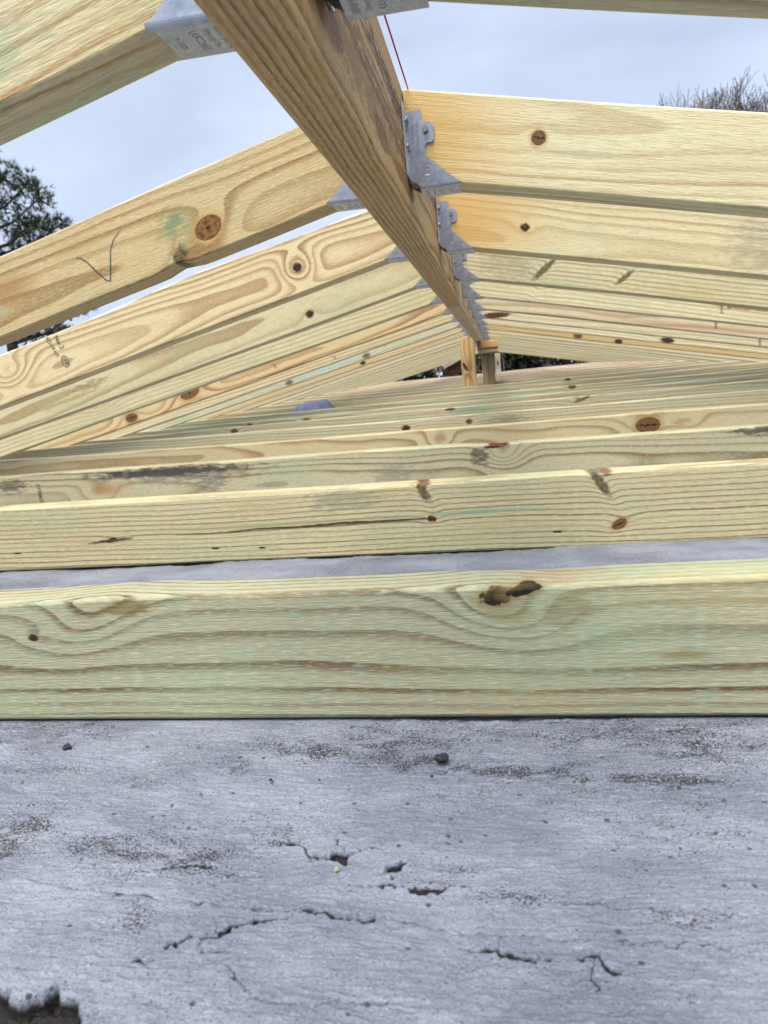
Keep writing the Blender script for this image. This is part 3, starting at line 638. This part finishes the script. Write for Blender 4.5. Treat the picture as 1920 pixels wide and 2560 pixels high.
def make_hanger(full):
    root = empty('joist_hanger') if full else None
    t = .0013
    def sides():
        a = MB(); a.prism(PLATE, -.0006 - t, -.0006); b = MB(); b.prism(PLATE, TH + .0006, TH + .0006 + t); return a, b
    st = MB(); prof = []
    r = .0032
    for k in range(5):
        a = math.radians(180 + 22.5 * k); prof.append((-.0006 - t + r + r * math.cos(a), SEATV + r + r * math.sin(a)))
    for k in range(5):
        a = math.radians(270 + 22.5 * k); prof.append((TH + .0006 + t - r + r * math.cos(a), SEATV + r + r * math.sin(a)))
    inner = [(y * .93 + .0013, v + t) if 0 < i < 9 else (y + (t if i == 0 else -t), v) for i, (y, v) in enumerate(prof)]
    n = len(prof); u0, u1 = .0125, .0560
    vs = []
    for u in (u0, u1):
        vs += [(u + (.0015 if u == u1 and 2 < i < 7 else 0), y, v) for i, (y, v) in enumerate(prof)]; vs += [(u, y, v) for y, v in inner]
    fs = [];
    for i in range(n - 1):
        fs += [(i, i + 1, 2 * n + i + 1, 2 * n + i), (n + i + 1, n + i, 3 * n + i, 3 * n + i + 1), (i + 1, i, n + i, n + i + 1), (2 * n + i, 2 * n + i + 1, 3 * n + i + 1, 3 * n + i)]
    st.add(vs, fs)
    fl = MB(); fl.prism([(.0008, .001), (.0022, .001), (.0022, .072), (.0008, .074)], -.0175, -.0006 - t)
    fl2 = MB(); fl2.prism([(.0008, .001), (.0022, .001), (.0022, .060), (.0008, .060)], TH + .0019, TH + .016)
    nl = MB()
    def nail(c, d, L=.006):
        c = Vector(c); d = Vector(d).normalized()
        nl.tube([c, c + d * (L - .0012)], .0016, 8); nl.tube([c + d * (L - .0014), c + d * L], [.0034, .0033], 12)
    nail((.0237, -.0010, .0453), (-.25, -1, .12)); nail((.002, -.010, .030), (1, -.1, .0), .003); nail((.002, -.010, .055), (1, -.1, .2), .004)
    pr = MB(); pr.tube([(.0012, -.0035, .0600), (.0030, -.0075, .0565), (.0068, -.0095, .0510), (.0055, -.0085, .0485), (.0018, -.0032, .0465)], .0009, 5)
    if not full:
        a, b = sides(); mm = MB()
        for q in (a, b, st, fl): mm.add(q.v, q.f)
        return mm.build('joist_hanger', galv)
    a, b = sides()
    a.build('side_plate', galv, root); b.build('side_plate', galv, root); st.build('seat', galv, root)
    fl.build('flange', galv_edge, root); fl2.build('flange', galv, root)
    nl.build('nail', nailm, root); pr.build('bent_prong', galv_edge, root)
    # lettering pressed into the seat, read from below, and on the side plate
    for body, u, sz in (('SIMPSON', .0190, .0066), ('Strong-Tie', .0258, .0052), ('LUC24Z', .0335, .0066), ('IR-2523', .0450, .0046)):
        put_text('embossed_text', body, sz, embm, root, (u, .019, SEATV - .0003), (0, -1, 0), (-1, 0, 0))
    put_text('stamped_text', 'strongtie.com/info', .0044, embm, root, (.0135, -.0024, .040), (.04, 0, 1), (-1, 0, .04))
    put_text('stamped_text', '& warnings:', .0044, embm, root, (.0085, -.0024, .044), (.04, 0, 1), (-1, 0, .04))
    for k, ch in enumerate('DOUBLE SHEAR NAILING '):
        if ch == ' ': continue
        ta = math.radians(115 - k * 17.1); cx, cz, rr = .0205, .0050, .0082
        put_text('stamped_text', ch, .0026, embm, root, (cx + rr * math.cos(ta), -.0024, cz + rr * math.sin(ta)), (math.sin(ta), 0, -math.cos(ta)), (math.cos(ta), 0, math.sin(ta)))
    em = MB()
    for p in ([(.0165, .0075), (.0195, .0095), (.0240, .0088)], [(.0240, .0088), (.0250, .0050), (.0235, .0015)], [(.0165, .0075), (.0160, .0035), (.0190, .0012), (.0235, .0015)], [(.0170, .0040), (.0205, .0062), (.0245, .0052)]):
        em.tube([(u, -.0022, v) for u, v in p], .0003, 4)
    em.build('stamped_emblem', embm, root)
    return root
proto_full = make_hanger(True); proto_far = make_hanger(False)
used_full = used_far = False
for side in ('R', 'L'):
    for i in range(0, NR + 1):
        Y = Y1 + (i - 1) * SR + (YL if side == 'L' else 0)
        full = i <= 3
        if full: h = proto_full if not used_full else copy_tree(proto_full); used_full = True
        else: h = proto_far if not used_far else copy_tree(proto_far); used_far = True
        q = random.Random(i * 3 + (side == 'L')); tw = q.uniform(-.015, .015)
        if side == 'R': h.location = (XR + .019, Y, ZB); h.rotation_euler = (0, tw, 0)
        else: h.location = (XR - .019, Y + TH, ZB); h.rotation_euler = (0, tw, math.pi)
        sd_ = 'right' if side == 'R' else 'left'
        gr = 'hangers %s of the ridge' % sd_
        if side == 'R' and i == 0: lab = 'dark galvanized hanger seen from below at the top edge, red string behind it'
        elif side == 'L' and i == 0: lab = 'galvanized hanger seen from below at the top left of the ridge'
        elif side == 'R' and i == 1: lab = 'bright galvanized hanger with stamped lettering and a protruding nail, right of the ridge'
        elif i <= 9: lab = '%s galvanized hanger below the top-edge one in the row %s of the ridge' % (ORD[i - 1].replace('nearest', 'first'), sd_)
        else: lab, gr = 'tiny blurred galvanized hanger at the far end of the row %s of the ridge' % sd_, 'far hangers %s of the ridge' % sd_
        tag(h, lab, 'hanger', gr)

# ------------------------------------------------------------------ posts, block, string, bundle
def post(name, x0, x1, y0, th, z0, z1, kw, lab):
    o = board(name, z0, z1, wood('post_pine_%d' % kw['seed'], **kw), h=x1 - x0, th=th, seed=kw['seed'], wob=.0008)
    o.rotation_euler = (0, -math.pi / 2, 0); o.location = ((x0 + x1) / 2, y0, 0)
    return tag(o, lab, 'post', 'ridge posts')
post('support_post', -.206, -.1215, 4.29, .089, ZG + rise(4.3), .185, dict(seed=61, early=lin(222, 186, 118), late=lin(184, 128, 62), pith=(.04, .0), ring=.012, green=.1, knots=[(.02, .02, .030, .010, .5, .012, 'bark')], stains=[(.0, -.005, .2, .012, lin(196, 128, 48), .7)]), 'golden upright post with a dark slanted knot, left of the ridge end')
post('support_post', -.090, -.010, 4.62, .089, ZG + rise(4.6), .094, dict(seed=62, early=lin(196, 164, 112), late=lin(156, 116, 66), pith=(.02, .0), ring=.014, green=.2, stains=[(.0, .0, .3, .004, lin(84, 60, 36), .7)]), 'shaded upright post under the block at the ridge end')
post('support_post', -.012, .055, 8.80, .038, ZG + rise(8.8), .17, dict(seed=63, early=lin(238, 222, 190), late=lin(212, 180, 134), pith=(.02, .0), ring=.014, green=.0, knots=[(.05, 0, .02, .01, 0, .006, 'dark')]), 'pale sunlit far post right of the shaded post, in front of dark bushes')  # sunlight on the far post is put into its pale wood colour
blk = board('bearing_block', -.108, .018, wood('block_pine', seed=64, early=lin(226, 168, 84), late=lin(164, 96, 36), pith=(.02, -.045), ring=.0065, green=0., ringk=1.), h=.040, th=.30, seed=64, rad=.004, wob=.0008)
blk.location = (0, 4.36, .142); tag(blk, 'orange end-grain block on which the ridge end rests', 'block')
blk2 = board('bearing_plate', -.105, .014, wood('plate_pine', seed=65, early=lin(214, 186, 152), late=lin(190, 156, 120), pith=(.02, -.1), ring=.01, green=0.), h=.026, th=.36, seed=65, wob=.0006)
blk2.location = (0, 4.37, .108); tag(blk2, 'pinkish flat plate between the orange block and the shaded post', 'plate')
mb = MB(); mb.tube([(-.0765, y, .2992 + .0006 * math.sin(y * 2.3)) for y in [k * .2 for k in range(-2, 42)]], .0009, 6)
red = flat_mat('red_string', lin(196, 22, 40), .7, 0, .2, 900)
tag(mb.build('string_line', red, None, True), 'thin red string line stretched along the top of the ridge', 'string')

bm = bmesh.new(); bmesh.ops.create_icosphere(bm, subdivisions=4, radius=1)
for v in bm.verts:
    c = v.co; sg = lambda a, p: math.copysign(abs(a) ** p, a)
    w = 1 + .05 * math.sin(c.x * 5 + c.y * 3) + .04 * math.sin(c.z * 6 + 1)
    v.co = Vector((.118 * sg(c.x, .62) * w, .085 * sg(c.y, .7) * w, .125 * sg(c.z, .36) * (1 + .08 * math.sin(c.x * 3 + .5))))
me = bpy.data.meshes.new('fabric_bundle'); bm.to_mesh(me); bm.free(); me.polygons.foreach_set('use_smooth', [True] * len(me.polygons))
g = G('grey_blue_fabric'); x, y, z = g.xyz(); n = g.noise(g.vec(x, y, z), 14., 4, .6); n2 = g.noise(g.vec(x, y, z), 600., 2); g.bump(n * 1. + n2 * .1, .6, .01)
me.materials.append(g.set(g.mix(n.step(.3, .7), lin(76, 78, 102), lin(102, 104, 130)), .9))
o = bpy.data.objects.new('fabric_bundle', me); C.objects.link(o); o.location = (-.968, 3.62, -.091 - .125); tag(o, 'smooth blue-grey rounded bundle lying between the joists', 'bundle')

# ------------------------------------------------------------------ loose bits on the deck
stone_m = flat_mat('black_grit', (.022, .021, .022, 1), .85, 0, .5, 500); chip_m = flat_mat('yellow_chip', lin(176, 164, 126), .8, 0, .3, 500)
def pebble(x, y, s, mat, lab, seed, cat='pebble', group=None, flat=.75):
    x, y, s = x * KG, y * KG, s * KG
    b = bmesh.new(); bmesh.ops.create_icosphere(b, subdivisions=2, radius=1); q = random.Random(seed)
    ph = [q.random() * 6.28 for _ in range(6)]
    for v in b.verts:
        c = v.co; w = 1 + .22 * math.sin(3.1 * c.x + ph[0]) * math.sin(2.7 * c.y + ph[1]) + .16 * math.sin(5 * c.z + ph[2]) + .12 * (q.random() - .5)
        v.co = Vector((c.x * w * s * 1.15, c.y * w * s, c.z * w * s * flat))
    me = bpy.data.meshes.new('pebble'); b.to_mesh(me); b.free(); me.materials.append(mat)
    o = bpy.data.objects.new('pebble', me); C.objects.link(o); o.location = (x, y, ZG + s * flat * .55 + .0005); o.rotation_euler = (0, 0, q.random() * 6)
    return tag(o, lab, cat, group)
pebble(-.3363, .4355, .0033, stone_m, 'black angular pebble on the grey roof, left, just below the nearest joist', 1, group='loose grit on the roof')
pebble(-.0507, .4239, .0040, stone_m, 'largest black pebble on the grey roof, right of centre below the nearest joist', 2, group='loose grit on the roof')
pebble(-.1625, .3981, .0011, stone_m, 'tiny black speck of grit near the centre of the grey roof, left of two', 3, group='loose grit on the roof')
pebble(-.1292, .3987, .0008, stone_m, 'tiny black speck of grit near the centre of the grey roof, right of two', 4, group='loose grit on the roof')
pebble(-.0556, .4041, .0010, stone_m, 'tiny black speck of grit just below the largest black pebble', 5, group='loose grit on the roof')
pebble(-.0987, .3159, .0015, chip_m, 'small pale yellow chip beside the black hole in the roof coating', 6, 'chip')

# ------------------------------------------------------------------ trees and what lies beyond
def needle_mat(name, a, b):
    g = G(name); x, y, z = g.xyz(); n = g.noise(g.vec(x, y, z), 2.2, 4, .6); return g.set(g.mix(n.step(.3, .7), a, b), .75)
bark_m = flat_mat('pine_bark', (.10, .075, .055, 1), .95, 0, .4, 12); twig_m = flat_mat('grey_twig', (.19, .165, .155, 1), .95, 0, .3, 6)
needles = needle_mat('pine_needles', (.020, .040, .015, 1), (.070, .105, .034, 1))
def pine(base, top, clumps, lab, seed):
    q = random.Random(seed); root = empty('pine_tree', base)
    bx, by, bz = base; tr = MB(); H = top - bz
    pts = [(.12 * math.sin(t * 4) * t, .1 * math.sin(t * 3 + 1) * t, H * t) for t in [k / 14 for k in range(15)]]
    tr.tube(pts, [.20 * (1 - .88 * k / 14) + .01 for k in range(15)], 9)
    cr = MB()
    for (cx, cy, cz, r) in clumps:
        c = Vector((cx - bx, cy - by, cz - bz)); t = max(.15, min(.97, (c.z - .5) / H)); s0 = Vector((.12 * math.sin(t * 4) * t, .1 * math.sin(t * 3 + 1) * t, H * t))
        mid = (s0 + c) / 2 + Vector((0, 0, -.12)); rb = .045
        tr.tube([s0, mid, c], [rb, rb * .6, rb * .25], 5)
        for k in range(9):
            d = Vector((q.gauss(0, 1), q.gauss(0, 1), q.gauss(0, .75))).normalized() * r * q.uniform(.5, 1.05)
            tr.tube([c + d * .05, c + d * .55 + Vector((0, 0, -.03)), c + d], [.014, .009, .004], 4)
        for k in range(int(125 * (r / .5) ** 2)):
            d = Vector((q.gauss(0, 1), q.gauss(0, 1), q.gauss(0, .8))).normalized(); p = c + d * r * .88 * (q.random() ** .5) * q.uniform(.75, 1.12)
            ax = (d + Vector((q.gauss(0, .5), q.gauss(0, .5), .5 + q.gauss(0, .4)))).normalized()
            for j in range(13):
                dd = (ax + Vector((q.gauss(0, .6), q.gauss(0, .6), q.gauss(0, .6)))).normalized(); L = q.uniform(.09, .17)
                sd2 = dd.orthogonal().normalized(); sd2.rotate(Matrix.Rotation(q.random() * 6.28, 3, dd)); sd2 *= .0075
                cr.add([p - sd2, p + sd2, p + dd * L], [(0, 1, 2)])
    tr.build('trunk', bark_m, root, True); cr.build('crown', needles, root)
    return tag(root, lab, 'tree')
q = random.Random(3)
cl = [(-9.75, 14, 4.75, .42), (-9.35, 14.1, 4.55, .40), (-9.0, 13.9, 4.2, .36), (-9.9, 13.8, 4.2, .5), (-9.45, 14.2, 3.85, .42), (-8.95, 14, 3.62, .34), (-8.68, 14.1, 3.72, .22), (-9.1, 13.8, 3.2, .42), (-8.85, 14.0, 2.75, .36), (-9.35, 14.2, 2.75, .4), (-9.8, 14, 3.15, .42),
      (-9.95, 13.7, 2.5, .45), (-9.0, 13.9, 2.25, .40), (-9.5, 14, 2.1, .42), (-8.35, 14, 2.08, .26), (-8.62, 14.0, 1.92, .2), (-9.3, 14.2, 1.55, .45), (-8.95, 13.9, 1.45, .3), (-9.9, 14.1, 1.6, .5), (-10.4, 14, 4.6, .55), (-10.6, 13.6, 3.8, .6), (-10.9, 14.4, 2.9, .6), (-10.5, 13.5, 1.9, .6), (-11.3, 14, 3.6, .6), (-11.4, 13.8, 2.2, .6), (-10.3, 15.2, 2.6, .6), (-10.3, 15, 3.9, .5), (-10.8, 14.2, 5.3, .45), (-10.2, 14.1, 5.35, .35)]
pine((-10.35, 14.0, -3.4), 5.4, cl, 'dark green pine tree on the left beyond the rafters', 11)

def bare_tree(height, seed):
    q = random.Random(seed); root = empty('bare_tree'); mb = MB(); tw = MB()
    def grow(p, d, L, r, depth):
        n = 3; pts = [p]; rr = [r]; cur = p.copy(); dd = d.copy()
        for k in range(n):
            dd = (dd + Vector((q.gauss(0, .11), q.gauss(0, .11), .05 + q.gauss(0, .05)))).normalized(); cur = cur + dd * (L / n); pts.append(cur.copy()); rr.append(max(.0105, r * (1 - .42 * (k + 1) / n)))
        (mb if depth < 3 else tw).tube(pts, rr, 6 if depth < 2 else 3, cap=False)
        if depth >= 6: return
        for b in range(4 if depth < 5 else 3):
            k = n if b == 0 else q.choice((1, 2, 2, 3, 3))
            a = (dd + Vector((q.gauss(0, .42), q.gauss(0, .42), .20 + q.gauss(0, .15)))).normalized()
            grow(pts[k], a, L * q.uniform(.55, .78), rr[k] * .70, depth + 1)
    grow(Vector((0, 0, 0)), Vector((0, 0, 1)), height * .36, height * .015, 0)
    k = height / max(v[2] for v in tw.v)
    hi = [v for v in tw.v if v[2] * k > height * .93]; ox = sum(v[0] for v in hi) / len(hi) / height; oy = sum(v[1] for v in hi) / len(hi) / height
    for s in (mb, tw): s.v = [((a - ox * c * k) * k, (b - oy * c * k) * k, c * k) for a, b, c in s.v]
    mb.build('trunk', twig_m, root); tw.build('twigs', twig_m, root)
    return root
btA, btB = bare_tree(13.2, 21), bare_tree(12.9, 23)
for k, (bx_, by_, sc_, rz_, lb) in enumerate([(7.60, 30.5, .975, .4, 'leftmost and lowest bare tree above the right rafter'), (8.25, 30.0, 1.008, 2.1, 'bare tree second from the left above the right rafter'),
        (9.05, 30.4, .998, 1.2, 'middle one of the bare trees above the right rafter'), (9.85, 31, 1.028, 4.0, 'tallest bare tree above the right rafter, near the right edge'), (10.7, 29.6, 1.0, 5.2, 'bare tree at the very right edge above the rafter')]):
    t_ = (btA, btB)[k] if k < 2 else copy_tree((btA, btB)[k % 2])
    t_.location = (bx_, by_, -3.4); t_.scale = (sc_, sc_, sc_); t_.rotation_euler = (0, 0, rz_); tag(t_, lb, 'tree', 'bare trees beyond the right rafters')

leafm = needle_mat('dark_shrub_leaves', (.010, .016, .008, 1), (.035, .045, .022, 1)); stemm = flat_mat('shrub_stem', (.16, .14, .12, 1), .9, 0, .3, 10)
def shrub(x, y, z1, r, lab, seed):
    q = random.Random(seed); root = empty('shrub', (x, y, -3.4)); lf = MB(); stt = MB(); H = z1 + 3.4
    for k in range(14):
        a = Vector((q.gauss(0, .3), q.gauss(0, .3), 0)); b = Vector((q.gauss(0, r * .6), q.gauss(0, r * .4), H * q.uniform(.7, 1.0)))
        stt.tube([a, (a + b) / 2 + Vector((q.gauss(0, .2), q.gauss(0, .2), .2)), b], [.03, .02, .006], 4)
    for k in range(5200):
        t = q.random(); p = Vector((q.uniform(-1, 1) * r, q.uniform(-1, 1) * r * .6, H * t ** .8)); s = q.uniform(.06, .13)
        if (p.x / r) ** 2 + (p.z / H - .5) ** 2 * 3.4 > 1.05 + .2 * q.random(): continue
        u = Vector((q.gauss(0, 1), q.gauss(0, 1), q.gauss(0, 1))).normalized(); v = u.orthogonal().normalized()
        lf.add([p - u * s, p + v * s * .5, p + u * s, p - v * s * .5], [(0, 1, 2, 3)])
    stt.build('stem', stemm, root); lf.build('foliage', leafm, root)
    return tag(root, lab, 'shrub', 'dark bushes behind the roof frame')
shrub(.9, 17, 1.45, 1.7, 'dark bush with pale stems seen right of the posts', 1)
shrub(2.9, 17.6, 1.50, 1.7, 'dark bush seen through the narrow gap above the far joists', 2)
shrub(.35, 16, 1.35, .75, 'dark bush directly behind the posts', 3)
shrub(-2.55, 17.5, 1.1, 1.3, 'dark green bush beyond the left rafters, left of the red roof', 4)
shrub(4.8, 18, 1.40, 1.7, 'dark bush beyond the right-hand rafter ends', 5)
# low neighbour house with a red-brown roof
hs = empty('neighbour_house', (-1.1, 40, -3.4)); wallm = flat_mat('brick_wall', (.17, .075, .055, 1), .9, 0, .3, 6); roofm = flat_mat('red_roof', (.20, .075, .055, 1), .85, 0, .25, 3); fasm = flat_mat('pale_fascia', (.50, .36, .30, 1), .7, 0, .1, 3); glm = flat_mat('window_glass', (.03, .035, .04, 1), .15, 0, .1, 1)
a = MB(); a.add([(-1.9, 0, 0), (1.9, 0, 0), (1.9, 0, 3.5), (0, 0, 4.35), (-1.9, 0, 3.5), (-1.9, 6, 0), (1.9, 6, 0), (1.9, 6, 3.5), (0, 6, 4.35), (-1.9, 6, 3.5)], [(0, 1, 2, 3, 4), (9, 8, 7, 6, 5), (1, 6, 7, 2), (5, 0, 4, 9)]); a.build('wall', wallm, hs)
for sg_ in (-1, 1):
    a = MB(); a.add([(sg_ * x_, y_, z_) for y_ in (-.4, 6.4) for x_, z_ in ((0, 4.4), (2.2, 3.42), (2.2, 3.54), (0, 4.52))], [(0, 1, 2, 3), (7, 6, 5, 4), (0, 4, 5, 1), (1, 5, 6, 2), (2, 6, 7, 3), (3, 7, 4, 0)]); r_ = a.build('roof', roofm, hs)
    a = MB(); a.add([(sg_ * x_, y_, z_) for y_ in (-.46, -.41) for x_, z_ in ((0, 4.36), (2.25, 3.36), (2.25, 3.49), (0, 4.49))], [(0, 1, 2, 3), (7, 6, 5, 4), (0, 4, 5, 1), (1, 5, 6, 2), (2, 6, 7, 3), (3, 7, 4, 0)]); a.build('fascia', fasm, r_)
for wx in (-1.3, .3):
    a = MB(); a.box((wx, -.03, 1.0), (wx + 1.0, .02, 2.3)); w_ = a.build('window', fasm, hs)
    a = MB(); a.box((wx + .07, -.045, 1.07), (wx + .93, -.032, 2.23)); a.build('pane', glm, w_)
tag(hs, 'low neighbouring house with a red-brown roof, glimpsed left of the posts', 'house')
